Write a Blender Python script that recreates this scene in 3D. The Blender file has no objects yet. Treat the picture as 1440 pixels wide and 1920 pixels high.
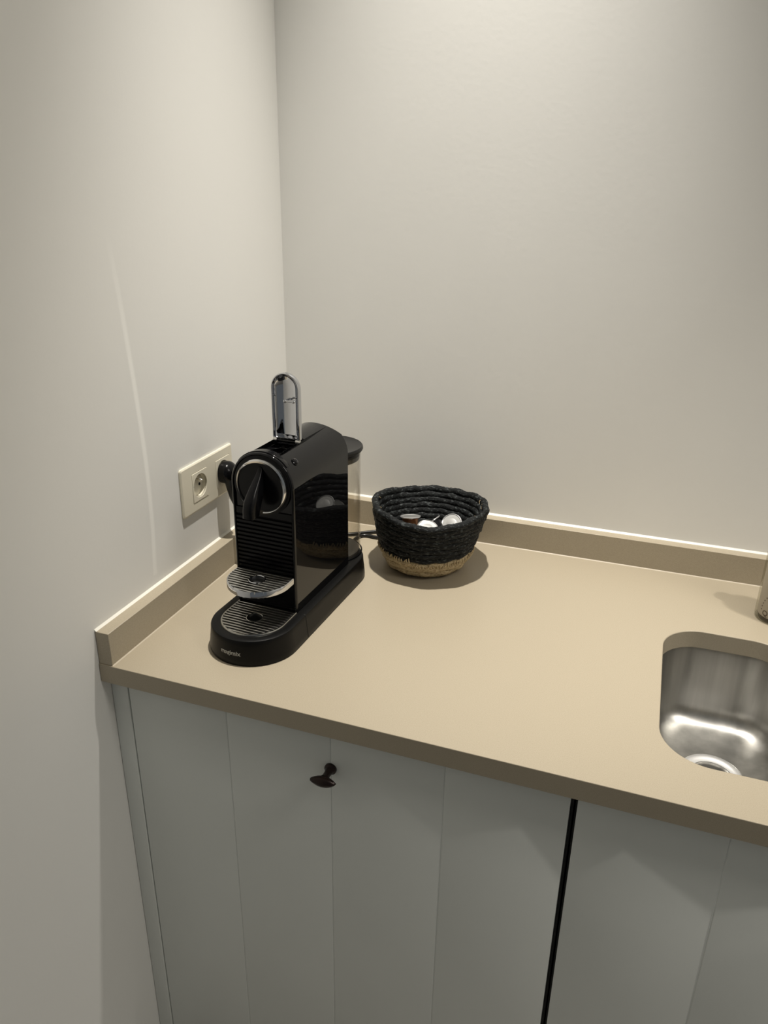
import bpy, bmesh, math, random
from mathutils import Vector, Matrix, noise
random.seed(7)
PI = math.pi
scene = bpy.context.scene
COL = scene.collection
WZ = 0.90                       # height of the worktop surface

# ------------------------------------------------------------------ camera
cam_d = bpy.data.cameras.new('camera'); cam = bpy.data.objects.new('camera', cam_d); COL.objects.link(cam)
yaw, pitch, roll, fpx = 0.3361185, 0.3949811, 0.0156306, 1459.01
cy, sy, cp, sp = math.cos(yaw), math.sin(yaw), math.cos(pitch), math.sin(pitch)
fwd = Vector((-sy*cp, cy*cp, -sp)); r0 = Vector((cy, sy, 0)); u0 = r0.cross(fwd)
rt = math.cos(roll)*r0 + math.sin(roll)*u0; up = -math.sin(roll)*r0 + math.cos(roll)*u0
m = Matrix(((rt.x, up.x, -fwd.x, 0.684689), (rt.y, up.y, -fwd.y, -1.365979), (rt.z, up.z, -fwd.z, WZ+0.626579), (0, 0, 0, 1)))
cam.matrix_world = m
cam_d.sensor_fit = 'HORIZONTAL'; cam_d.sensor_width = 36; cam_d.lens = fpx/1440*36
cam_d.clip_start = 0.01
scene.camera = cam

# ------------------------------------------------------------------ world, lamps, exposure
w = bpy.data.worlds.new('world'); scene.world = w; w.use_nodes = True
bg = w.node_tree.nodes['Background']; bg.inputs[0].default_value = (0.90, 0.97, 1.0, 1); bg.inputs[1].default_value = 0.105

def spot(name, loc, power, size, blend, col, rad=0.025, aim=(0, 0, -1)):
    d = bpy.data.lights.new(name, 'SPOT'); d.energy = power; d.spot_size = math.radians(size); d.spot_blend = blend
    d.color = col; d.shadow_soft_size = rad
    o = bpy.data.objects.new(name, d); COL.objects.link(o); o.location = loc
    o.rotation_euler = Vector(aim).to_track_quat('-Z', 'Y').to_euler()
    return o
WARM = (1.0, 0.95, 0.87)
spot('overhead_spot', (0.375, -0.245, 2.98), 218, 45, 1.0, WARM, 0.024)
spot('overhead_spot', (1.62, -0.55, 2.98), 160, 66, 1.0, WARM, 0.022)
spot('overhead_spot', (0.9, -2.2, 2.98), 2.5, 120, 1.0, (0.95, 0.96, 1.0), 0.05)  # added dim cool fill for the room's ambient light, no known lamp
# added soft fill from above to lift the walls, no panel known there
pd = bpy.data.lights.new('wall_fill_light', 'AREA'); pd.shape = 'RECTANGLE'; pd.size = 1.2; pd.size_y = 0.5; pd.energy = 17.5; pd.color = (1.0, 0.95, 0.87)
po = bpy.data.objects.new('wall_fill_light', pd); COL.objects.link(po); po.location = (2.3, -1.0, 2.97)

vs = scene.view_settings
scene.display_settings.display_device = 'sRGB'
vs.view_transform = 'Standard'; vs.look = 'None'; vs.gamma = 1; vs.exposure = 0.0; vs.use_curve_mapping = False

# ------------------------------------------------------------------ materials
def mat(name, base, rough=0.5, metal=0.0, spec=0.5, coat=0.0, noise_scale=0, noise_amt=0.0, bump=0.0, bump_scale=200, col2=None, stretch=None, trans=0.0, ior=1.5, lo=0.35, hi=0.65):
    mt = bpy.data.materials.new(name); mt.use_nodes = True
    nt = mt.node_tree; b = nt.nodes['Principled BSDF']
    b.inputs['Base Color'].default_value = (*base, 1); b.inputs['Roughness'].default_value = rough
    b.inputs['Metallic'].default_value = metal; b.inputs['Specular IOR Level'].default_value = spec
    b.inputs['Coat Weight'].default_value = coat; b.inputs['Coat Roughness'].default_value = 0.03
    b.inputs['Transmission Weight'].default_value = trans; b.inputs['IOR'].default_value = ior
    tc = nt.nodes.new('ShaderNodeTexCoord'); mp = nt.nodes.new('ShaderNodeMapping')
    nt.links.new(tc.outputs['Object'], mp.inputs['Vector'])
    if stretch: mp.inputs['Scale'].default_value = stretch
    if noise_scale:
        n = nt.nodes.new('ShaderNodeTexNoise'); n.inputs['Scale'].default_value = noise_scale; n.inputs['Detail'].default_value = 4
        nt.links.new(mp.outputs[0], n.inputs['Vector'])
        cr = nt.nodes.new('ShaderNodeValToRGB')
        c2 = col2 if col2 else tuple(c*(1-noise_amt) for c in base)
        cr.color_ramp.elements[0].position = lo; cr.color_ramp.elements[1].position = hi
        cr.color_ramp.elements[0].color = (*c2, 1); cr.color_ramp.elements[1].color = (*base, 1)
        nt.links.new(n.outputs['Fac'], cr.inputs['Fac']); nt.links.new(cr.outputs['Color'], b.inputs['Base Color'])
    if bump:
        n2 = nt.nodes.new('ShaderNodeTexNoise'); n2.inputs['Scale'].default_value = bump_scale; n2.inputs['Detail'].default_value = 3
        nt.links.new(mp.outputs[0], n2.inputs['Vector'])
        bp = nt.nodes.new('ShaderNodeBump'); bp.inputs['Strength'].default_value = bump; bp.inputs['Distance'].default_value = 0.001
        nt.links.new(n2.outputs['Fac'], bp.inputs['Height']); nt.links.new(bp.outputs[0], b.inputs['Normal'])
    return mt

WALLC = (0.85, 0.845, 0.815)
M_wall = mat('wall_paint', WALLC, 0.75, noise_scale=3, noise_amt=0.03, bump=0.12, bump_scale=120)
M_wall_l = mat('wall_paint_with_streak', WALLC, 0.75, bump=0.12, bump_scale=120)
def add_streak(mt):
    # a paler streak in the wall colour: follows y = f(z) on the left wall, widest low down
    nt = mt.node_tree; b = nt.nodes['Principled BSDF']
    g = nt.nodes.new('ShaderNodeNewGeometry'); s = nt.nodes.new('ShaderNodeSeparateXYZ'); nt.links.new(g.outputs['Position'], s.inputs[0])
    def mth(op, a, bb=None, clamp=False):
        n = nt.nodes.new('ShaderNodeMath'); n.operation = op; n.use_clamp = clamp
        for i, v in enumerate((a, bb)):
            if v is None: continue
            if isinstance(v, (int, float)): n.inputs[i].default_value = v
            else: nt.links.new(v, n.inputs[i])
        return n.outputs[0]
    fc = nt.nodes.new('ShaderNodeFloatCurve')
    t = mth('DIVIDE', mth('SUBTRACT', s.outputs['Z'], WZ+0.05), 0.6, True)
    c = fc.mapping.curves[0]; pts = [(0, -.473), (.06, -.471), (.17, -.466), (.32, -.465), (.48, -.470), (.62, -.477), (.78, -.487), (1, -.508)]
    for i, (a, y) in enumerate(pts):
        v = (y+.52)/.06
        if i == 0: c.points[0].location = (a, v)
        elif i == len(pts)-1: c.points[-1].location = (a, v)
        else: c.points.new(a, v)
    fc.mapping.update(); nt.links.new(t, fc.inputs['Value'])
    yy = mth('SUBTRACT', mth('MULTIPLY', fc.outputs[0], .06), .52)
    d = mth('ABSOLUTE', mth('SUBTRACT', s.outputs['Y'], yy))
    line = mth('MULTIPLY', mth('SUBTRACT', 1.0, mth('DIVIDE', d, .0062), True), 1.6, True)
    # strongest in the middle of its length
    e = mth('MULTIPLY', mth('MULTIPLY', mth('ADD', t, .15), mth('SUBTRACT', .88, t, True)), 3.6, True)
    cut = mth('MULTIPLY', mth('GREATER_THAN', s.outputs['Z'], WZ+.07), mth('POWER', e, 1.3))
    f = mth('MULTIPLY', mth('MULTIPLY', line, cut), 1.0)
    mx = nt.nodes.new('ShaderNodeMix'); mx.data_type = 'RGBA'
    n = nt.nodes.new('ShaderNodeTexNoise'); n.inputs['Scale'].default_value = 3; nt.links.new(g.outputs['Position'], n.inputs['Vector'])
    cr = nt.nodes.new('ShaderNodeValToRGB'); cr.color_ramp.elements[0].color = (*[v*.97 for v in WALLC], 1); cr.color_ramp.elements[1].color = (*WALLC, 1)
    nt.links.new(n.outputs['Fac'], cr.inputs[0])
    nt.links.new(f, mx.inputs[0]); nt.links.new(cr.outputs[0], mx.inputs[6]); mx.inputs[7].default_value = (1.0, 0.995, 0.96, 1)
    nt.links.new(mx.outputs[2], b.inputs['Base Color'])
add_streak(M_wall_l)
M_ceiling = mat('ceiling_paint', (0.8, 0.79, 0.76), 0.8)
M_floor = mat('floor_tile', (0.32, 0.30, 0.27), 0.4, noise_scale=6, noise_amt=0.2)
M_stone = mat('beige_quartz', (0.412, 0.358, 0.268), 0.36, noise_scale=900, col2=(0.355, 0.306, 0.226), lo=0.30, hi=0.60)
M_caulk = mat('white_caulk', (0.88, 0.86, 0.78), 0.4)
M_joint_hl = mat('joint_highlight', (0.50, 0.44, 0.34), 0.5)  # pale colour for the highlight drawn along the worktop joint
M_door = mat('greige_lacquer', (0.735, 0.76, 0.73), 0.42, noise_scale=2, noise_amt=0.04)
M_carcass = mat('carcass_board', (0.05, 0.05, 0.048), 0.7)
M_knob = mat('dark_bronze', (0.020, 0.010, 0.008), 0.3, metal=0.5)
M_cream = mat('cream_plastic', (0.80, 0.755, 0.62), 0.35)
M_brass = mat('pin_metal', (0.75, 0.73, 0.68), 0.25, metal=1)
M_gloss = mat('gloss_black_plastic', (0.004, 0.004, 0.0045), 0.03, spec=0.38)
M_matte = mat('satin_black_plastic', (0.004, 0.004, 0.004), 0.36, spec=0.15)
M_black = mat('black_plastic', (0.003, 0.003, 0.0035), 0.2, spec=0.22)
M_hole = mat('dark_cavity', (0.003, 0.003, 0.003), 0.6)
M_chrome = mat('chrome', (0.66, 0.67, 0.70), 0.05, metal=1)
M_satin = mat('satin_chrome', (0.50, 0.49, 0.46), 0.24, metal=1)
M_greyp = mat('grey_plastic', (0.10, 0.095, 0.085), 0.35)
M_lid = mat('lid_plastic', (0.010, 0.010, 0.010), 0.35, spec=0.28)
M_print = mat('grey_print', (0.40, 0.40, 0.38), 0.5)
M_cord = mat('cord_rubber', (0.006, 0.006, 0.006), 0.3)
M_steel = mat('brushed_steel', (0.58, 0.57, 0.54), 0.34, metal=1, noise_scale=38, noise_amt=0.28, stretch=(1, 1, 0.04), bump=0.12, bump_scale=60)
M_drain = mat('polished_steel', (0.92, 0.92, 0.91), 0.42, metal=1)
M_charcoal = mat('charcoal_raffia', (0.0045, 0.0055, 0.006), 0.65, spec=0.22, noise_scale=170, col2=(0.080, 0.090, 0.090), lo=0.30, hi=0.46, bump=1.0, bump_scale=420, stretch=(1, 1, 3.2))
M_straw = mat('natural_raffia', (0.50, 0.40, 0.235), 0.6, noise_scale=230, col2=(0.25, 0.17, 0.085), lo=0.32, hi=0.55, bump=0.8, bump_scale=500, stretch=(1, 1, 2.4))
M_foil = mat('silver_foil', (0.50, 0.50, 0.49), 0.36, metal=0.75, bump=0.05, bump_scale=300)
M_podbrown = mat('bronze_aluminium', (0.28, 0.125, 0.055), 0.3, metal=0.7)
M_podsilver = mat('silver_aluminium', (0.72, 0.72, 0.72), 0.28, metal=0.8)
M_podblue = mat('blue_aluminium', (0.01, 0.045, 0.33), 0.28, metal=0.6)
M_poddark = mat('black_aluminium', (0.012, 0.012, 0.014), 0.32, metal=0.5)
M_label = mat('taupe_label', (0.58, 0.52, 0.46), 0.5)
M_ink = mat('brown_ink', (0.13, 0.09, 0.065), 0.6)
M_pump = mat('pump_plastic', (0.05, 0.045, 0.04), 0.3)
def clear_mat(name, tint, amt):
    # thin clear plastic: see-through with a fresnel gloss
    mt = bpy.data.materials.new(name); mt.use_nodes = True; nt = mt.node_tree
    for n in list(nt.nodes): nt.nodes.remove(n)
    o = nt.nodes.new('ShaderNodeOutputMaterial'); mx = nt.nodes.new('ShaderNodeMixShader'); t = nt.nodes.new('ShaderNodeBsdfTransparent')
    g = nt.nodes.new('ShaderNodeBsdfGlossy'); f = nt.nodes.new('ShaderNodeMath'); f.operation = 'MULTIPLY_ADD'; lw = nt.nodes.new('ShaderNodeLayerWeight'); pw = nt.nodes.new('ShaderNodeMath'); pw.operation = 'POWER'; pw.inputs[1].default_value = 4.0; lw.inputs['Blend'].default_value = 0.5; nt.links.new(lw.outputs['Facing'], pw.inputs[0]); nt.links.new(pw.outputs[0], f.inputs[0]); f.inputs[1].default_value = 0.55; f.inputs[2].default_value = 0.035
    g.inputs['Roughness'].default_value = 0.03; t.inputs['Color'].default_value = (*tint, 1)
    nt.links.new(f.outputs[0], mx.inputs[0]); nt.links.new(t.outputs[0], mx.inputs[1]); nt.links.new(g.outputs[0], mx.inputs[2]); nt.links.new(mx.outputs[0], o.inputs[0])
    return mt
M_clear = clear_mat('clear_tank_plastic', (0.93, 0.92, 0.90), 1.45)
M_glass = clear_mat('clear_bottle_glass', (0.86, 0.86, 0.82), 1.5)

# ------------------------------------------------------------------ helpers
def tag(o, label=None, cat=None, group=None, kind=None):
    if label: o['label'] = label
    if cat: o['category'] = cat
    if group: o['group'] = group
    if kind: o['kind'] = kind
    return o
def empty(name, loc=(0, 0, 0), rz=0):
    o = bpy.data.objects.new(name, None); COL.objects.link(o); o.location = loc; o.rotation_euler = (0, 0, rz); o.empty_display_size = .02
    return o
def obj(name, bm, mt, parent=None, smooth=None, bevel=0, seg=2, loc=None, recalc=True):
    if recalc: bmesh.ops.recalc_face_normals(bm, faces=bm.faces)
    me = bpy.data.meshes.new(name); 
    if smooth is not None:
        for f in bm.faces: f.smooth = True
        for e in bm.edges:
            if len(e.link_faces) == 2 and e.calc_face_angle(0) > math.radians(smooth): e.smooth = False
    bm.to_mesh(me); bm.free(); me.materials.append(mt)
    o = bpy.data.objects.new(name, me); COL.objects.link(o)
    if parent: o.parent = parent
    if loc: o.location = loc
    if bevel:
        b = o.modifiers.new('bevel', 'BEVEL'); b.width = bevel; b.segments = seg; b.limit_method = 'ANGLE'; b.angle_limit = math.radians(35)
        b.harden_normals = False
        for f in me.polygons: f.use_smooth = True
        for e in me.edges: pass
    return o
def box(x0, x1, y0, y1, z0, z1, bm=None):
    bm = bm or bmesh.new()
    v = [bm.verts.new((x, y, z)) for x in (x0, x1) for y in (y0, y1) for z in (z0, z1)]
    for f in ((0, 1, 3, 2), (4, 6, 7, 5), (0, 4, 5, 1), (2, 3, 7, 6), (0, 2, 6, 4), (1, 5, 7, 3)): bm.faces.new([v[i] for i in f])
    return bm
def loft(loops, bm=None, cap0=True, cap1=True, closed=True):
    """loops: lists of equal length of points"""
    bm = bm or bmesh.new()
    R = [[bm.verts.new(p) for p in L] for L in loops]
    n = len(R[0])
    for a, b in zip(R, R[1:]):
        for i in range(n if closed else n-1):
            j = (i+1) % n
            bm.faces.new((a[i], a[j], b[j], b[i]))
    if cap0: bm.faces.new(R[0])
    if cap1: bm.faces.new(R[-1])
    return bm
def circ(r, z, n=64, cx=0, cy=0):
    return [(cx+r*math.cos(2*PI*i/n), cy+r*math.sin(2*PI*i/n), z) for i in range(n)]
def lathe(prof, n=64, cx=0, cy=0, bm=None, cap0=True, cap1=True):
    return loft([circ(r, z, n, cx, cy) for r, z in prof], bm, cap0, cap1)
def tube(pts, rad, n=10, bm=None, cap=True, closed=False):
    bm = bm or bmesh.new()
    P = [Vector(p) for p in pts]; N = len(P)
    loops = []; prev = None
    for i in range(N):
        if closed: t = (P[(i+1) % N]-P[i-1])
        else: t = P[min(i+1, N-1)]-P[max(i-1, 0)]
        t.normalize()
        if prev is None: a = t.orthogonal().normalized()
        else: a = (prev-t*prev.dot(t)).normalized()
        prev = a; b = t.cross(a)
        r = rad[i] if isinstance(rad, (list, tuple)) else rad
        loops.append([P[i]+r*(math.cos(2*PI*k/n)*a+math.sin(2*PI*k/n)*b) for k in range(n)])
    if closed: loops.append(loops[0])
    loft(loops, bm, cap and not closed, cap and not closed)
    if closed: bmesh.ops.remove_doubles(bm, verts=bm.verts, dist=1e-6)
    return bm
def smooth_path(pts, k=8):
    P = [Vector(p) for p in pts]; out = []
    for i in range(len(P)-1):
        p0, p1, p2, p3 = P[max(i-1, 0)], P[i], P[i+1], P[min(i+2, len(P)-1)]
        for s in range(k):
            t = s/k
            out.append(0.5*((2*p1)+(-p0+p2)*t+(2*p0-5*p1+4*p2-p3)*t*t+(-p0+3*p1-3*p2+p3)*t**3))
    out.append(P[-1]); return out
def sphere(r, c, sc=(1, 1, 1), bm=None, n=24):
    bm = bm or bmesh.new()
    bmesh.ops.create_uvsphere(bm, u_segments=n, v_segments=n//2, radius=r, matrix=Matrix.Translation(c) @ Matrix.Diagonal((*sc, 1)))
    return bm
def rrect(x0, x1, y0, y1, r, z, n=12):
    out = []
    for cx, cy, a0 in ((x1-r, y1-r, 0), (x0+r, y1-r, 90), (x0+r, y0+r, 180), (x1-r, y0+r, 270)):
        for i in range(n+1):
            a = math.radians(a0+90*i/n); out.append((cx+r*math.cos(a), cy+r*math.sin(a), z))
    return out
def boolean(o, cutters, op='DIFFERENCE'):
    """cut and bake, the cutters are thrown away"""
    for c in cutters:
        md = o.modifiers.new('cut', 'BOOLEAN'); md.operation = op; md.object = c; md.solver = 'EXACT'
    bpy.context.view_layer.update()
    dg = bpy.context.evaluated_depsgraph_get()
    me = bpy.data.meshes.new_from_object(o.evaluated_get(dg)); me.name = o.name
    o.modifiers.clear(); o.data = me
    for c in cutters: bpy.data.objects.remove(c, do_unlink=True)
    return o
def shade(o, ang=35):
    bm = bmesh.new(); bm.from_mesh(o.data)
    for f in bm.faces: f.smooth = True
    for e in bm.edges: e.smooth = not (len(e.link_faces) != 2 or e.calc_face_angle(0) > math.radians(ang))
    bm.to_mesh(o.data); bm.free(); return o
def bevel(o, w, seg=2, ang=35):
    b = o.modifiers.new('bevel', 'BEVEL'); b.width = w; b.segments = seg; b.limit_method = 'ANGLE'; b.angle_limit = math.radians(ang); return o
def text_mesh(s, size, depth, spacing=1.0):
    cu = bpy.data.curves.new('t', 'FONT'); cu.body = s; cu.size = size; cu.extrude = depth; cu.align_x = 'CENTER'; cu.align_y = 'CENTER'; cu.space_character = spacing; cu.offset = size*0.018
    to = bpy.data.objects.new('t', cu); COL.objects.link(to); bpy.context.view_layer.update()
    dg = bpy.context.evaluated_depsgraph_get(); me = bpy.data.meshes.new_from_object(to.evaluated_get(dg))
    bpy.data.objects.remove(to, do_unlink=True)
    return me

# ------------------------------------------------------------------ room
RX, RY, RH = 3.4, -3.2, 3.00
def struct(name, bm, mt, **k): return tag(obj(name, bm, mt, **k), kind='structure')
struct('floor', box(-.1, RX, RY, .1, -.1, 0), M_floor)
struct('ceiling', box(-.1, RX, RY, .1, RH, RH+.1), M_ceiling)
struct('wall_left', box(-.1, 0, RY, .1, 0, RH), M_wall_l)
struct('wall_back', box(0, RX, 0, .1, 0, RH), M_wall)
struct('wall_right', box(RX, RX+.1, RY, .1, 0, RH), M_wall)

# ------------------------------------------------------------------ worktop with sink cut-out
WX1 = 1.306; WT = .0295; UH = .0517; UT = .0228
SX0, SX1, SY0, SY1, SR = .752, .940, -.545, -.219, .062
wt = obj('worktop', box(.0005, WX1, -.62, -.0005, WZ-WT, WZ), M_stone)
cut = obj('c', loft([rrect(SX0, SX1, SY0, SY1, SR, WZ-.1, 16), rrect(SX0, SX1, SY0, SY1, SR, WZ+.1, 16)]), M_stone)
boolean(wt, [cut]); bevel(wt, .0012, 2); shade(wt, 30)
tag(wt, 'beige speckled stone worktop running along the back wall over the cabinets', 'worktop')
up1 = obj('upstand', box(.0008, UT, -.6185, -.0008, WZ, WZ+UH), M_stone, bevel=.0008, smooth=30)
tag(up1, 'shorter beige stone upstand along the left wall, below the socket', 'upstand')
up2 = obj('upstand', box(UT+.0003, WX1, -UT, -.0008, WZ, WZ+UH), M_stone, bevel=.0008, smooth=30)
tag(up2, 'long beige stone upstand along the back wall behind the basket', 'upstand')
# sealant beads at the walls; the worktop beads stand for a joint highlight
def bead(p0, p1, d1, d2, w=.0026, h=.0026):
    p0, p1, d1, d2 = map(Vector, (p0, p1, d1, d2)); bm = bmesh.new()
    L = []
    for p in (p0, p1):
        L.append([p, p+d1*w, p+d1*w*.55+d2*h*.55*.8, p+d2*h])
    return loft(L, bm)
struct('trim_1', bead((.0, -.6185, WZ+UH), (.0, 0, WZ+UH), (1, 0, 0), (0, 0, 1), .0032, .003), M_caulk)
struct('trim_2', bead((.0, 0, WZ+UH), (WX1, 0, WZ+UH), (0, -1, 0), (0, 0, 1), .0034, .003), M_caulk)
struct('trim_3', bead((UT, -UT, WZ), (WX1, -UT, WZ), (0, -1, 0), (0, 0, 1), .0016, .0012), M_joint_hl)
struct('trim_4', bead((UT, -.6185, WZ), (UT, -UT, WZ), (1, 0, 0), (0, 0, 1), .0016, .0012), M_joint_hl)

# ------------------------------------------------------------------ cabinets
DT, DB, DF, DY = WZ-WT-.0035, .085, -.60, .020
def door_mesh(x0, x1, grooves):
    """plan outline with V grooves pulled up to a board"""
    P = [(x0, DF+DY), (x0, DF)]
    for g in grooves: P += [(g-.0011, DF), (g, DF+.0015), (g+.0011, DF)]
    P += [(x1, DF), (x1, DF+DY)]
    bm = bmesh.new()
    a = [bm.verts.new((x, y, DB)) for x, y in P]; b = [bm.verts.new((x, y, DT)) for x, y in P]
    n = len(P)
    for i in range(n): bm.faces.new((a[i], a[(i+1) % n], b[(i+1) % n], b[i]))
    bm.faces.new(a); bm.faces.new(b)
    return bm
def knob_meshes(x, z):
    st = lathe([(.0085, 0), (.0085, .003), (.006, .005), (.0048, .012), (.0052, .019), (.0075, .024)], 24)
    bmesh.ops.transform(st, verts=st.verts, matrix=Matrix.Translation((x, DF, z)) @ Matrix.Rotation(PI/2, 4, 'X'))
    # boat shaped grip: pointed oval, domed front
    hd = bmesh.new(); loops = []
    for d, s in ((.0215, .35), (.0235, .80), (.0265, 1.0), (.030, .93), (.0325, .66), (.0338, .25)):
        L = []
        for i in range(40):
            a = 2*PI*i/40
            cx = math.cos(a); sz = math.sin(a)
            L.append((x+.0188*s*cx, DF-d, z+.0078*s*sz*(1-.45*abs(cx)**3)))
        loops.append(L)
    loft(loops, hd)
    bmesh.ops.rotate(hd, verts=hd.verts, cent=(x, DF, z), matrix=Matrix.Rotation(math.radians(-3), 3, 'Y'))
    return st, hd
def cabinet(label, x0, x1, d0, d1, grooves, knob_x, filler=False, sink=False):
    t = empty('base_cabinet', (0, 0, 0)); tag(t, label, 'cabinet')
    b = .018
    bm = box(x0, x0+b, DF+DY+.002, -.03, .085, WZ-WT-.001); box(x1-b, x1, DF+DY+.002, -.03, .085, WZ-WT-.001, bm)
    box(x0+b, x1-b, DF+DY+.002, -.03, .085, .103, bm); box(x0+b, x1-b, -.04, -.03, .103, WZ-WT-.001, bm)
    obj('carcass', bm, M_carcass, t)
    obj('plinth', box(x0, x1, -.55, -.53, 0, .085), M_carcass, t)
    d = obj('door', door_mesh(d0, d1, grooves), M_door, t, bevel=.0007)
    if filler:
        obj('filler_strip', box(.0008, .0280, -.6010, -.575, .0, DT+.0015), M_door, t, bevel=.0008)
    st, hd = knob_meshes(knob_x, WZ-.0965)
    k = obj('knob', st, M_knob, d, smooth=35); obj('grip', hd, M_knob, k, smooth=50)
    return t
cabinet('greige plank-fronted cabinet in the corner, whole door in view with its dark knob', .027, .664, .0298, .6605, (.190, .347, .5045), .347, True)
cabinet('greige plank-fronted cabinet under the sink, right of the black gap', .6662, 1.302, .6690, 1.2995, (.839, .9965, 1.154), .985)

# ------------------------------------------------------------------ sink
sk = empty('sink', ((SX0+SX1)/2, (SY0+SY1)/2, WZ-WT)); tag(sk, 'small stainless steel undermount sink let into the beige worktop', 'sink')
cxs, cys = sk.location.x, sk.location.y
def rr(grow, z, r=None):
    x0, x1, y0, y1 = SX0-grow-cxs, SX1+grow-cxs, SY0-grow-cys, SY1+grow-cys
    return rrect(x0, x1, y0, y1, max(.006, SR+grow if r is None else r), z, 16)
FZ = -.136       # floor of the bowl, from the underside of the stone
L = [rr(.020, -.0012), rr(.006, -.0012), rr(.004, -.002), rr(.003, -.006), rr(.0005, -.098)]
for i in range(1, 9):
    a = PI/2*i/8; L.append(rr(.0005-.030*(1-math.cos(a)), -.098-.034*math.sin(a), SR+.0005-.024*(1-math.cos(a))))
L.append(rr(-.045, FZ+.001, .030)); L.append(rr(-.060, FZ, .02))
DC = (.845-cxs, -.345-cys)
bm = loft(L, None, False, False)
# fill floor to the drain hole ring
n = len(L[-1]); base = [v for v in bm.verts][-n:]
ring = []
for v in base:
    a = math.atan2(v.co.y-DC[1], v.co.x-DC[0]); ring.append(a)
obj_fl = bmesh.ops.contextual_create(bm, geom=base)
o = obj('bowl', bm, M_steel, sk, smooth=40); 
s = o.modifiers.new('solid', 'SOLIDIFY'); s.thickness = .001; s.offset = -1
dr = obj('drain', lathe([(.020, .0008), (.030, .0010), (.036, .0022), (.0415, .0042), (.0440, .0030), (.0450, .0006)], 64, DC[0], DC[1], None, False, False), M_drain, sk, smooth=50); dr.location.z = FZ
ob = obj('strainer', lathe([(.0285, .0015), (.026, .003), (.014, .0045), (.006, .005)], 48, DC[0], DC[1]), M_satin, sk, smooth=40); ob.location.z = FZ

# ------------------------------------------------------------------ coffee machine
mc = empty('coffee_machine', (.1855, -.370, WZ), math.radians(-2.5))
tag(mc, 'glossy black capsule coffee machine with raised chrome lever in the corner', 'coffee machine')
def stadium(hw, vf, vr, z, off=0, n=24):
    """front half circle, straight sides, rear half circle; centres at vf, vr"""
    r = hw+off; P = []
    for i in range(n+1): a = PI+PI*i/n; P.append((r*math.cos(a), vf+r*math.sin(a), z))
    for i in range(n+1): a = PI*i/n; P.append((r*math.cos(a), vr+r*math.sin(a), z))
    return P
HB = .0655
lv = [(0, .0005), (.003, .0015), (.010, .0012), (.031, -.0012), (.0365, -.0015), (.0390, -.0026), (.0400, -.0052), (.0400, -.0135)]
o = obj('base', loft([stadium(HB, -.1195, .1185, z, d) for z, d in lv]), M_matte, mc, smooth=40)
# seam between the removable front tray and the base, side latch
o2 = obj('latch', box(-.0705, -.064, -.128, -.121, .018, .027), M_matte, mc, bevel=.0012)
obj('seam', tube([(HB+d+.0001, -.0807, z) for z, d in lv[1:-1]], .00045, 6), M_hole, mc)

def arch(hw, z0, zc, v, n=32):
    P = [(hw, v, z0)]
    for i in range(n+1): a = PI*i/n; P.append((hw*math.cos(a), v, zc+hw*math.sin(a)))
    P.append((-hw, v, z0)); return P
body = obj('body', loft([arch(.0500, .0395, .234, -.079), arch(.0505, .0395, .2342, .100)]), M_gloss, mc)
c1 = obj('c', box(-.0235, .0235, -.064, .010, .2705, .32), M_gloss, mc)
c2 = obj('c', lathe([(.0538, 0), (.0538, .4)], 96, 0, .1365), M_gloss, mc)
bm = bmesh.new(); bmesh.ops.create_cone(bm, cap_ends=True, segments=48, radius1=.0165, radius2=.0165, depth=.06, matrix=Matrix.Translation((0, -.034, .262)) @ Matrix.Diagonal((1, 1.25, 1, 1)))
c3 = obj('c', bm, M_gloss, mc)
bpy.context.view_layer.update()
boolean(body, [c1, c2, c3]); shade(body, 32)
bv = bevel(body, .0016, 3, 40)
obj('capsule_slot', lathe([(.0160, .2335), (.0158, .2345)], 40, 0, -.034), M_hole, mc)
# curved lip in front of the slot
bm = bmesh.new(); L = []
for i in range(25):
    a = PI*(.22+.56*i/24); c, s_ = math.cos(a), math.sin(a)
    L.append([(.0485*c, -.0655, .234+.0485*s_), (.0490*c, -.0785, .234+.0490*s_), (.0513*c, -.0785, .234+.0513*s_), (.0507*c, -.0655-.006*abs(c), .234+.0507*s_)])
loft(L, bm); obj('front_lip', bm, M_black, mc, smooth=30, bevel=.0004)
# front frame (raised edge) and inner face
bm = bmesh.new(); n_ = 32
def arch_o(hw, v, z0=.0400): return arch(hw, z0, .234, v, n_)
L = [arch_o(.0462, -.0790), arch_o(.0462, -.0815), arch_o(.0470, -.0832), arch_o(.0485, -.0832), arch_o(.0500, -.0815), arch_o(.0500, -.0785)]
R_ = [[bm.verts.new(q) for q in l] for l in L]
for a, b in zip(R_, R_[1:]):
    for i in range(len(a)-1): bm.faces.new((a[i], a[i+1], b[i+1], b[i]))
for k in (0, -1): bm.faces.new([r[k] for r in R_])
obj('front_frame', bm, M_gloss, mc, smooth=50)
# ribbed used-capsule drawer front
bm = bmesh.new(); P = []
z = .0405; P.append((-.0795, z)); P.append((-.0812, z)); P.append((-.0812, .100))
z = .1005; pitch_ = .00655
for i in range(13):
    P += [(-.0822, z+.0006), (-.0822, z+.0040), (-.0795, z+.0046), (-.0795, z+.0062)]; z += pitch_
P += [(-.0812, z+.001), (-.0812, .1965), (-.0795, .1965)]
loft([[(-.0455, v, zz) for v, zz in P], [(.0455, v, zz) for v, zz in P]], bm)
obj('ribbed_drawer', bm, M_black, mc, smooth=20)
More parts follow.
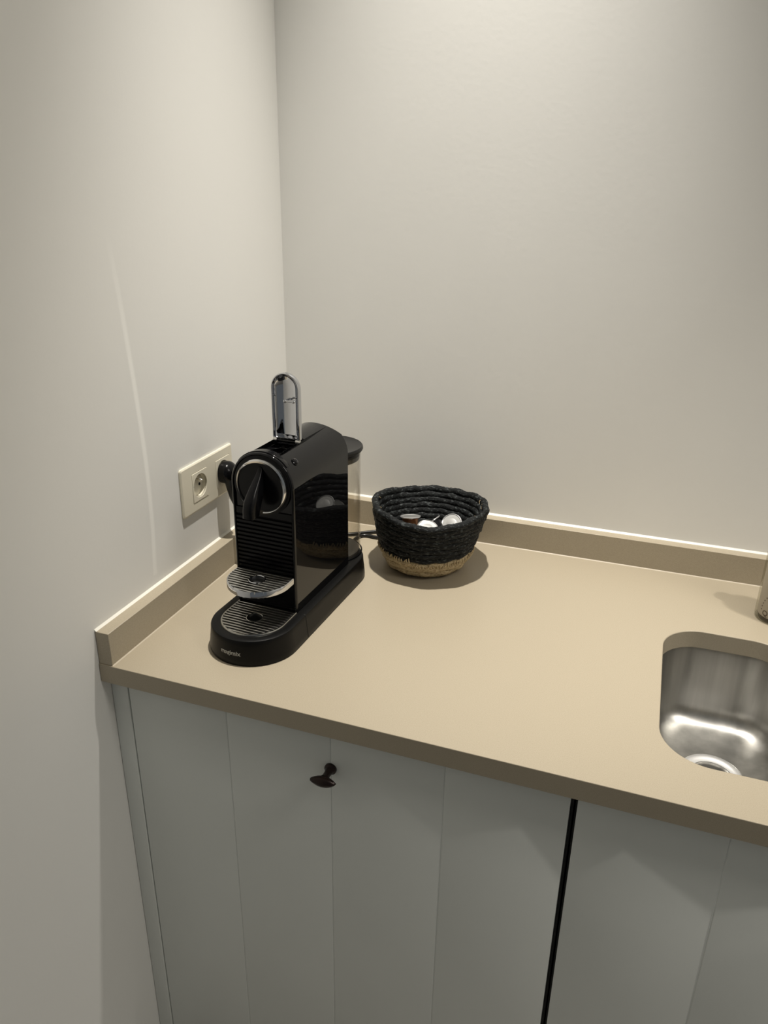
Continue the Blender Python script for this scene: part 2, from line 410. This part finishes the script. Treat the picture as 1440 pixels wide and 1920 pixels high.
# brewing head: disc, chrome ring, spout
def ydisc(prof, zc, n=72, uc=0):
    return loft([[(uc+r*math.cos(2*PI*i/n), v, zc+r*math.sin(2*PI*i/n)) for i in range(n)] for r, v in prof])
obj('head_disc', ydisc([(.0452, -.0788), (.0452, -.0822), (.0385, -.0832), (.037, -.0842), (.004, -.0850)], .2348), M_black, mc, smooth=30)
M_ring = mat('ring_chrome', (0.78, 0.78, 0.78), 0.2, metal=1)
bm = bmesh.new(); L = []; N = 96
for i in range(N+1):
    a = math.radians(-86) + math.radians(318)*i/N; c, s_ = math.cos(a), math.sin(a)
    th = .0028+.0030*max(0, math.cos(a-math.radians(55)))**.8 if True else 0
    ro = .0404; ri = ro-th
    zc = .2348
    L.append([(ri*c, -.0835, zc+ri*s_), (ri*c, -.0862, zc+ri*s_), ((ri*.45+ro*.55)*c, -.0878, zc+(ri*.45+ro*.55)*s_), (ro*c, -.0858, zc+ro*s_), (ro*c, -.0820, zc+ro*s_)])
loft(L, bm); obj('chrome_ring', bm, M_ring, mc, smooth=45)
bm = bmesh.new(); L = []; K = 18
for k in range(K+1):
    t = k/K; z = .264-.064*t
    vfr = -.0855-.0410*math.sin(min(1, t*1.15)*PI/2)**1.35; vbk = -.083-.020*max(0, (t-.45)/.55)**1.0
    hw = .0026+.0068*min(1, t/.62)**.75
    Lp = []
    for i in range(24):
        a = 2*PI*i/24; c, s_ = math.cos(a), math.sin(a)
        sq = lambda q: math.copysign(abs(q)**.62, q)
        Lp.append((hw*sq(c), (vfr+vbk)/2+(vbk-vfr)/2*sq(s_), z - .004*(s_ < 0)*abs(s_)*0))
    L.append(Lp)
loft(L, bm); sp_ = obj('spout', bm, M_black, mc, smooth=50)
obj('nozzle', box(-.0066, .0066, -.121, -.106, .1975, .202), M_hole, mc, bevel=.001)

def grid_part(name, vc, r, vback, ztop, thick, hole_v, mt, rim, wall, pit=.0063, bw=.0017):
    """D-shaped slotted grid: rim, bars, hole"""
    def outline(rr_, z, vb):
        P = []
        for i in range(41): a = PI+PI*i/40; P.append((rr_*math.cos(a), vc+rr_*math.sin(a), z))
        P += [(rr_, vb, z), (-rr_, vb, z)]; return P
    t = obj(name, loft([outline(r-.0012, ztop-thick, vback), outline(r, ztop-thick+.0015, vback), outline(r, ztop-.0012, vback), outline(r-.0008, ztop, vback), outline(r-wall, ztop, vback), outline(r-wall-.0003, ztop-.003, vback)], None, True, False), rim, mc, smooth=35)
    pan = obj('pan', loft([outline(r-wall-.0003, ztop-.0034, vback), outline(r-wall-.0003, ztop-.0030, vback)]), M_hole, t)
    bm = bmesh.new(); v = vback-.003; 
    while v > vc-r+wall+.002:
        for a in (v,):
            hwid = (r-wall) if v > vc else math.sqrt(max(1e-9, (r-wall)**2-(v-vc)**2))
            segs = [(-hwid, hwid)]; dv = abs(v-hole_v); hr = .0125
            if dv < hr:
                h = math.sqrt(hr*hr-dv*dv); segs = [(-hwid, -h), (h, hwid)]
            for s0, s1 in segs:
                if s1-s0 > .002: 
                    P = [(v-bw, ztop-.003), (v-bw*.85, ztop-.0004), (v-bw*.5, ztop), (v+bw*.5, ztop), (v+bw*.85, ztop-.0004), (v+bw, ztop-.003)]
                    loft([[(s0, a_, b_) for a_, b_ in P], [(s1, a_, b_) for a_, b_ in P]], bm)
        v -= pit
    obj('grid', bm, mt, t, smooth=30)
    obj('hole_ring', lathe([(.0110, ztop-.003), (.0110, ztop-.0002), (.0118, ztop+.0003), (.0128, ztop-.0002), (.0128, ztop-.003)], 40, 0, hole_v, None, False, False), rim, t, smooth=40)
    return t
M_gridlow = M_satin
grid_part('drip_tray', -.1195, .0500, -.0830, .0418, .0035, -.120, M_satin, M_satin, .0028, .0064, .0017)
grid_part('cup_support', -.1010, .0475, -.0825, .0990, .0105, -.108, M_satin, M_chrome, .0016, .0064, .0023)

# buttons and lights on the shoulders
def on_arch(deg, v, out=0):
    a = math.radians(deg); return Vector((math.cos(a)*(.050+out), v, .234+math.sin(a)*(.050+out))), Vector((math.cos(a), 0, math.sin(a)))
for deg in (41, 139):
    p_, nrm = on_arch(deg, -.053)
    q = Matrix.Translation(p_) @ nrm.to_track_quat('Z', 'Y').to_matrix().to_4x4()
    bm = lathe([(.0056, -.001), (.0056, .0012), (.0046, .0018), (.0040, .0012)], 32, cap1=False); bmesh.ops.transform(bm, verts=bm.verts, matrix=q)
    b_ = obj('button', bm, M_gloss, mc, smooth=40)
    bm = lathe([(.0040, .0008), (.0040, .0022), (.0034, .0026)], 32); bmesh.ops.transform(bm, verts=bm.verts, matrix=q); obj('cap', bm, M_black, b_, smooth=40)
    bm = tube([q @ Vector((.0037*math.cos(a_), .0037*math.sin(a_), .0026)) for a_ in [math.radians(-50+10*i) for i in range(17)]], .00035, 6); tag(obj('chrome_trim', bm, M_chrome, b_, smooth=60), 'thin chrome arc on the button')
# hinge and lever
hg = obj('hinge', tube([(-.0155, -.005, .2790), (.0155, -.005, .2790)], .0028, 16), M_gloss, mc, smooth=40)
bm = tube([(-.0215, -.006, .2800), (-.0155, -.006, .2800)], .0036, 16); M_pin = mat('pin_chrome', (0.8, 0.8, 0.78), 0.3, metal=1)
obj('hinge_pin', bm, M_pin, hg, smooth=40); obj('hinge_pin', tube([(.0155, -.006, .2800), (.0215, -.006, .2800)], .0036, 16), M_pin, hg, smooth=40)
def lev(hw, zb, zt, v, n=28):
    P = [(-hw, v, zb)]
    zc = zt-hw
    for i in range(n+1): a = PI-PI*i/n; P.append((hw*math.cos(a), v, zc+hw*math.sin(a)))
    P.append((hw, v, zb)); return P
L = []
for t in (.05, .25, .5, .72, .88, .97, 1.0):      # hollow front, a shallow curved trough
    hw = .0004+.0204*t; L.append(lev(hw, .2845+.003*(1-t), .358+hw, -.0100+.0112*math.sqrt(max(0, 1-t*t))))
L += [lev(.0212, .2840, .3792, -.0112), lev(.0222, .2835, .3802, -.0112), lev(.0229, .2835, .3809, -.0095), lev(.0226, .2835, .3806, -.0040), lev(.0200, .284, .3775, .0010), lev(.0120, .285, .369, .0026)]
bm = loft(L, None, True, True)
bmesh.ops.translate(bm, verts=bm.verts, vec=(0, .0035, 0))
lever = obj('lever', bm, M_chrome, mc, smooth=50)
bm = tube([(.0008, -.0085, .3405), (.0150, -.0085, .3405)], .0016, 12); sphere(.0030, (.0008, -.0085, .3405), bm=bm, n=16); sphere(.0026, (.0145, -.0085, .3405), bm=bm, n=16)
tube([(.0008, -.0085, .3405), (.0008, .003, .3405)], .0016, 10, bm)
obj('latch_pin', bm, M_chrome, lever, smooth=60)
# tank
tv = .1365
tk = obj('water_tank', lathe([(.0510, .0425), (.0517, .046), (.0517, .218), (.0499, .218), (.0499, .047), (.0490, .0460)], 72, 0, tv), M_clear, mc, smooth=40)
obj('tank_base', lathe([(.0495, .0405), (.0495, .0455), (.0465, .0468), (.018, .0466), (.016, .052), (.002, .053)], 64, 0, tv), M_greyp, mc, smooth=40)
obj('tank_seat', lathe([(.0550, .0400), (.0550, .0422), (.0535, .0434), (.0526, .0415)], 64, 0, tv, None, False, False), M_matte, mc, smooth=40)
ld = obj('tank_lid', lathe([(.0490, .2095), (.0497, .2110), (.0498, .2210), (.0540, .2245), (.0556, .2275), (.0550, .2310), (.0535, .2325), (.0510, .2315), (.030, .2300), (.003, .2298)], 72, 0, tv+.001), M_lid, mc, smooth=40)
# maker's word on the front of the base, bent round the curve
me = text_mesh('magimix', .0098, .00015, 1.0)
ang0 = math.radians(-90-2.5)
R0 = HB+.0002
for v in me.vertices:
    x, y, z = v.co; a = ang0+x/R0; r = R0+z+.0004-.0012*((y+.018-.010)/.021)
    v.co = (r*math.cos(a), -.1195+r*math.sin(a), .0190+y)
me.materials.clear(); me.materials.append(M_print)
lo_ = bpy.data.objects.new('lettering', me); COL.objects.link(lo_); lo_.parent = mc; tag(lo_, 'small grey lettering on the front of the base')

# ------------------------------------------------------------------ basket
BC = Vector((.3385, -.1435)); bk = empty('woven_basket', (BC.x, BC.y, WZ)); tag(bk, 'round coiled basket, charcoal above and natural straw below, holding coffee capsules', 'basket')
TURNS, PITCH, TR = 11, .0107, .0060
def basket_r(h):    # h 0..1
    return .0655+.0060*math.sin(min(1, h/.25)*PI/2)+.0315*max(0, h-.08)**.95
def coil_pt(s):     # s in turns from the bottom
    h = s/TURNS; th = 2*PI*s
    r = basket_r(h); f = h**2
    d = th-math.radians(19)
    r *= 1-.012*f*math.cos(2*d) + .005*f*math.sin(3*d+1.0)
    z = TR+s*PITCH*.925
    z += f*(.0052*math.cos(2*d)) + .0012*f*math.sin(5*d+.6)
    jit = noise.noise(Vector((math.cos(th)*3, math.sin(th)*3, s*1.7)))*.0005
    ctr = Vector((.0045*f, .006*f))
    return Vector(((r+jit)*math.cos(th)+ctr.x, (r+jit)*math.sin(th)+ctr.y, z))
def coil(s0, s1, bm, taper0=False, taper1=False):
    NS = int((s1-s0)*340); n = 12; loops = []
    for i in range(NS+1):
        s = s0+(s1-s0)*i/NS; P = coil_pt(s); T = (coil_pt(s+.002)-coil_pt(s-.002)).normalized()
        out = Vector((P.x, P.y, 0)).normalized(); upv = T.cross(out).normalized()
        if upv.z < 0: upv = -upv
        rr_ = TR
        if taper1: rr_ *= min(1, .25+(s1-s)*9)
        if taper0: rr_ *= min(1, .25+(s-s0)*9)
        Lp = []
        for k in range(n):
            a = 2*PI*k/n
            wob = 1+.15*math.sin(s*2*PI*13.3+a*1.0+2.2*math.sin(s*5))+.13*noise.noise(Vector((s*2*PI*13.0, a*1.1, s)))+.14*noise.noise(Vector((s*2*PI*25, a*2, s)))
            Lp.append(P+out*(rr_*1.0*wob*math.cos(a))+upv*(rr_*1.02*wob*math.sin(a)))
        loops.append(Lp)
    return loft(loops, bm)
SPL = 3.1
# ragged boundary between colours: the dark wrap starts between two coils
bmS = coil(0, SPL, bmesh.new(), True, True)
bmD = coil(SPL-.06, TURNS, bmesh.new(), True, True)
random.seed(3)
# bottom of coils inside the first turn
Lb = []
for k in range(7):
    rr_ = .0655-.0095*(k+.6)
    tube([(rr_*math.cos(2*PI*i/60), rr_*math.sin(2*PI*i/60), TR) for i in range(60)], .0050, 8, bmS, closed=True)
# loose straw flecks where straw laps over the dark
def stitches(bm, s, n, length, rad, seed):
    random.seed(seed)
    for i in range(n):
        ss = s+i/n*1.0; p_ = coil_pt(ss+random.uniform(-.002, .002)); out = Vector((p_.x, p_.y, 0)).normalized()
        z0 = p_.z-TR*.7; z1 = p_.z+TR*random.uniform(-.1, .6)
        tdir = Vector((-out.y, out.x, 0))*random.uniform(-.0025, .0035)
        a = p_+out*(TR*1.05); a.z = z0; b = p_+out*(TR*.95)+tdir; b.z = z1
        mid = (a+b)/2+out*.0012
        tube([a, mid, b], [rad, rad, rad*.6], 6, bm)
stitches(bmS, SPL-.35, 110, 1, .0013, 5)
obj('straw_coils', bmS, M_straw, bk, smooth=70); dk = obj('charcoal_coils', bmD, M_charcoal, bk, smooth=70)
bk['label'] = bk['label']
# a few pale broken fibres on the rim
for s, l in ((10.94, .010), (10.06, .012), (10.09, .008), (9.98, .009), (10.52, .007), (10.60, .006)):
    p_ = coil_pt(s); out = Vector((p_.x, p_.y, 0)).normalized(); t_ = Vector((-out.y, out.x, 0))
    a = p_-out*TR*.9+Vector((0, 0, .003)); b = a-t_*l*.5-out*.002+Vector((0, 0, -l*.7)); obj('loose_fibre', tube([a, (a+b)/2-out*.0015, b], .0005, 5), M_straw, bk)

# ------------------------------------------------------------------ capsules
def pod(name, mt, label, c, nrm, spin=0, foil=M_foil, src=None):
    """c: centre of the foil; nrm: foil normal"""
    q = Vector(nrm).normalized().to_track_quat('Z', 'Y')
    if src is None:
        root = empty(name)
        obj('cup', lathe([(.0035, -.0285), (.0085, -.0280), (.0110, -.0262), (.0122, -.0225), (.0150, -.0022), (.0152, -.0010)], 40, cap1=False), mt, root, smooth=40)
        obj('rim', lathe([(.0150, -.0010), (.0178, -.0012), (.0188, -.0004), (.0188, .0006), (.0178, .0011), (.0165, .0003)], 40, cap0=False, cap1=False), M_podsilver, root, smooth=40)
        bm = lathe([(.0172, .0003), (.0158, .0002), (.0145, -.0004), (.0120, .0001), (.0060, .0006), (.0008, .0007)], 40); obj('foil_lid', bm, foil, root, smooth=60)
    else:
        root = src.copy(); COL.objects.link(root)
        for ch in src.children:
            k = ch.copy(); COL.objects.link(k); k.parent = root
            if ch.name.startswith('cup'): k.data = ch.data.copy(); k.data.materials.clear(); k.data.materials.append(mt)
    root.location = Vector(c)+Vector((0, 0, WZ)); root.rotation_mode = 'QUATERNION'; root.rotation_quaternion = q
    tag(root, label, 'coffee capsule', 'coffee capsules in the basket')
    return root
tocam = Vector((.31, -1.22, .55)).normalized()
EDGE = (rt*1.0+up*.75).cross(tocam)
EDGE = -EDGE
p1 = pod('coffee_capsule', M_podbrown, 'bronze brown coffee capsule standing upright, nearest the left side of the basket', (.3025, -.1270, .0785), (-.10, .20, 1))
pod('coffee_capsule', M_podsilver, 'silver coffee capsule lying tilted with pale foil up, between the bronze one and the rightmost', (.3420, -.1500, .0720), (.22, -.38, 1), src=p1)
pod('coffee_capsule', M_podsilver, 'silver coffee capsule facing out with round pale foil, rightmost in the basket', (.3760, -.1140, .0715), (-.10, -.75, .75), src=p1)
pod('coffee_capsule', M_poddark, 'black coffee capsule on edge, its rim a thin bright sliver in mid basket', (.3400, -.1165, .0700), EDGE, src=p1)
pod('coffee_capsule', M_podblue, 'blue coffee capsule low behind the near rim of the basket', (.3200, -.1900, .0640), (.1, -.2, 1), src=p1)
pod('coffee_capsule', M_poddark, 'black coffee capsule at the back of the basket, behind the bronze one', (.3200, -.0950, .0450), (-.3, .3, 1), src=p1)
pod('coffee_capsule', M_poddark, 'black coffee capsule by the right wall of the basket', (.3880, -.1560, .0600), (.2, .15, 1), src=p1)
for (c, nr) in (((.3150, -.1380, .0380), (0, 0, 1)), ((.3540, -.1560, .0345), (.1, 0, 1)), ((.3720, -.1200, .0400), (0, 0, 1)), ((.3360, -.1000, .0385), (0, .1, 1)), ((.2900, -.1150, .040), (-.1, 0, 1)), ((.330, -.188, .037), (0, -.1, 1)), ((.383, -.165, .040), (.1, -.1, 1))):
    pod('coffee_capsule', M_poddark, 'black coffee capsule under the others at the bottom of the basket', c, nr, src=p1)

# ------------------------------------------------------------------ double socket
so = empty('double_socket', (0, -.3090, WZ+.1705)); tag(so, 'cream double wall socket above the left upstand, its right outlet in use', 'socket')
PL = .0040; MY = (-.027, .046)     # module centres along y, from the plate centre
def yzrect(x, y0, y1, z0, z1, r, n=5): return [(x, a, b) for a, b, _ in rrect(y0, y1, z0, z1, r, 0, n)]
pl_ = obj('plate', loft([yzrect(.0002, -.0795, .0795, -.0415, .0415, .004), yzrect(.0026, -.0795, .0795, -.0415, .0415, .004), yzrect(PL, -.0770, .0770, -.0390, .0390, .003)]), M_cream, so)
cs = [obj('c', box(-.002, .02, y-.0228, y+.0228, -.0252, .0252), M_cream, so) for y in MY]
boolean(pl_, cs); bevel(pl_, .0005, 2, 25)
for y in MY:
    md = obj('outlet', box(.0005, PL+.0006, y-.0223, y+.0223, -.0247, .0247), M_cream, so)
    bm = bmesh.new(); bmesh.ops.create_cone(bm, cap_ends=True, segments=48, radius1=.0196, radius2=.0196, depth=.02, matrix=Matrix.Translation((PL+.0006, y, 0)) @ Matrix.Rotation(PI/2, 4, 'Y'))
    c = obj('c', bm, M_cream, so); md.data.transform(Matrix.Identity(4))
    boolean(md, [c]); bevel(md, .0005, 2, 40); shade(md, 30)
    # well behind the opening
    bm = bmesh.new(); n = 48
    L = [[(xx, y+rr_*math.cos(2*PI*i/n), rr_*math.sin(2*PI*i/n)) for i in range(n)] for rr_, xx in ((.0196, PL), (.0196, -.0040), (.001, -.0040))]
    loft(L, bm, False, True); well = obj('well', bm, M_cream, md, smooth=30)
    bm = bmesh.new()
    for dz in (-.0095, .0095):
        bmesh.ops.create_cone(bm, cap_ends=True, segments=20, radius1=.0026, radius2=.0026, depth=.0006, matrix=Matrix.Translation((-.0038, y+dz, -.002)) @ Matrix.Rotation(PI/2, 4, 'Y'))
    obj('pin_hole', bm, M_hole, md)
    obj('earth_pin', tube([(-.004, y, .0095), (.0065, y, .0095), (.0085, y, .0095)], [.0024, .0024, .0012], 16), M_brass, md, smooth=50)
# pocket in the wall for the wells
wl = bpy.data.objects['wall_left']
cw = obj('c', box(-.03, .01, -.3090-.055, -.3090+.073, WZ+.1705-.024, WZ+.1705+.024), M_wall_l)
boolean(wl, [cw])

# ------------------------------------------------------------------ power cord with plug
pc = empty('power_cord', (.029, -.2640, WZ+.1700)); tag(pc, 'black power cord plugged into the wall socket, trailing behind the coffee machine', 'power cord')
ox, oy, oz = pc.location
bm = bmesh.new(); L = []
for xx, rr_, dz, dy in ((-.0242, .0180, 0, 0), (-.0232, .0196, 0, 0), (-.0130, .0199, 0, 0), (-.0090, .0190, -.001, 0), (-.0050, .0168, -.002, 0), (-.0010, .0135, -.004, 0), (.0020, .0095, -.006, 0), (.0030, .0050, -.008, 0)):
    L.append([(xx, dy+rr_*math.cos(2*PI*i/40), dz+rr_*math.sin(2*PI*i/40)) for i in range(40)])
loft(L, bm); pgo = obj('plug', bm, M_black, pc, smooth=45)
bm = tube(smooth_path([(-.008, -.002, -.006), (-.005, -.006, -.022), (-.001, -.007, -.042), (.004, -.004, -.062)], 4), [.0125, .0122, .0118, .0112, .0105, .0098, .009, .0084, .0078, .007, .0062, .0054, .0048], 14)
obj('strain_relief', bm, M_cord, pgo, smooth=50)
path = [(.0340, -.2725, .1045), (.0370, -.270, .07), (.0430, -.266, .030), (.056, -.252, .0065), (.075, -.215, .0036), (.100, -.140, .0036), (.130, -.098, .0036), (.166, -.086, .0036), (.192, -.068, .0036), (.222, -.050, .0045), (.262, -.040, .0045), (.300, -.036, .0036), (.325, -.038, .0036)]
path2 = [(.325, -.038, .0036), (.345, -.045, .0036), (.335, -.052, .0036), (.290, -.050, .0036), (.255, -.072, .0036), (.225, -.080, .0036), (.196, -.080, .0036), (.186, -.100, .0036), (.188, -.140, .0036), (.190, -.182, .006)]
pp = [(x-ox, y-oy, z-oz+WZ) for x, y, z in path+path2[1:]]
obj('cable', tube(smooth_path(pp, 8), .0034, 12), M_cord, pc, smooth=60)

# ------------------------------------------------------------------ soap bottle at the right edge
sb = empty('soap_dispenser', (.9225, -.1310, WZ)); tag(sb, 'clear pump bottle with taupe label at the right edge behind the sink', 'soap dispenser')
obj('bottle', lathe([(.029, 0), (.0325, .0008), (.0345, .004), (.0345, .118), (.0330, .130), (.026, .142), (.0145, .148), (.0145, .160)], 72), M_glass, sb, smooth=40)
obj('contents', lathe([(.0270, .006), (.0305, .008), (.0312, .012), (.0312, .116), (.030, .127), (.022, .138)], 72), M_label, sb, smooth=40)
pm = obj('pump', lathe([(.0165, .156), (.0165, .172), (.0160, .175), (.0120, .178), (.0115, .196), (.0140, .198), (.0140, .209), (.0120, .212), (.002, .213)], 40), M_pump, sb, smooth=35)
bm = tube([(.002, -.001, .204), (.026, -.004, .203), (.037, -.006, .199)], [.0050, .0042, .0036], 14); obj('nozzle', bm, M_pump, pm, smooth=50)
me = text_mesh('Q', .0125, .0001)
R1 = .0314
aQ = math.atan2(-.85, -.50)-.30
for v in me.vertices:
    x, y, z = v.co; a = aQ+x/R1; v.co = ((R1+z)*math.cos(a), (R1+z)*math.sin(a), .0150+y)
me.materials.clear(); me.materials.append(M_ink)
lt = bpy.data.objects.new('lettering', me); COL.objects.link(lt); lt.parent = sb
bm = bmesh.new()
for k in range(9):
    tt = k/8; a = aQ-.27+.016*k*k-.01*k; z = .0190+.0056*k
    sphere(.00095, ((R1)*math.cos(a), (R1)*math.sin(a), z), bm=bm, n=8)
obj('dotted_arc', bm, M_ink, sb)
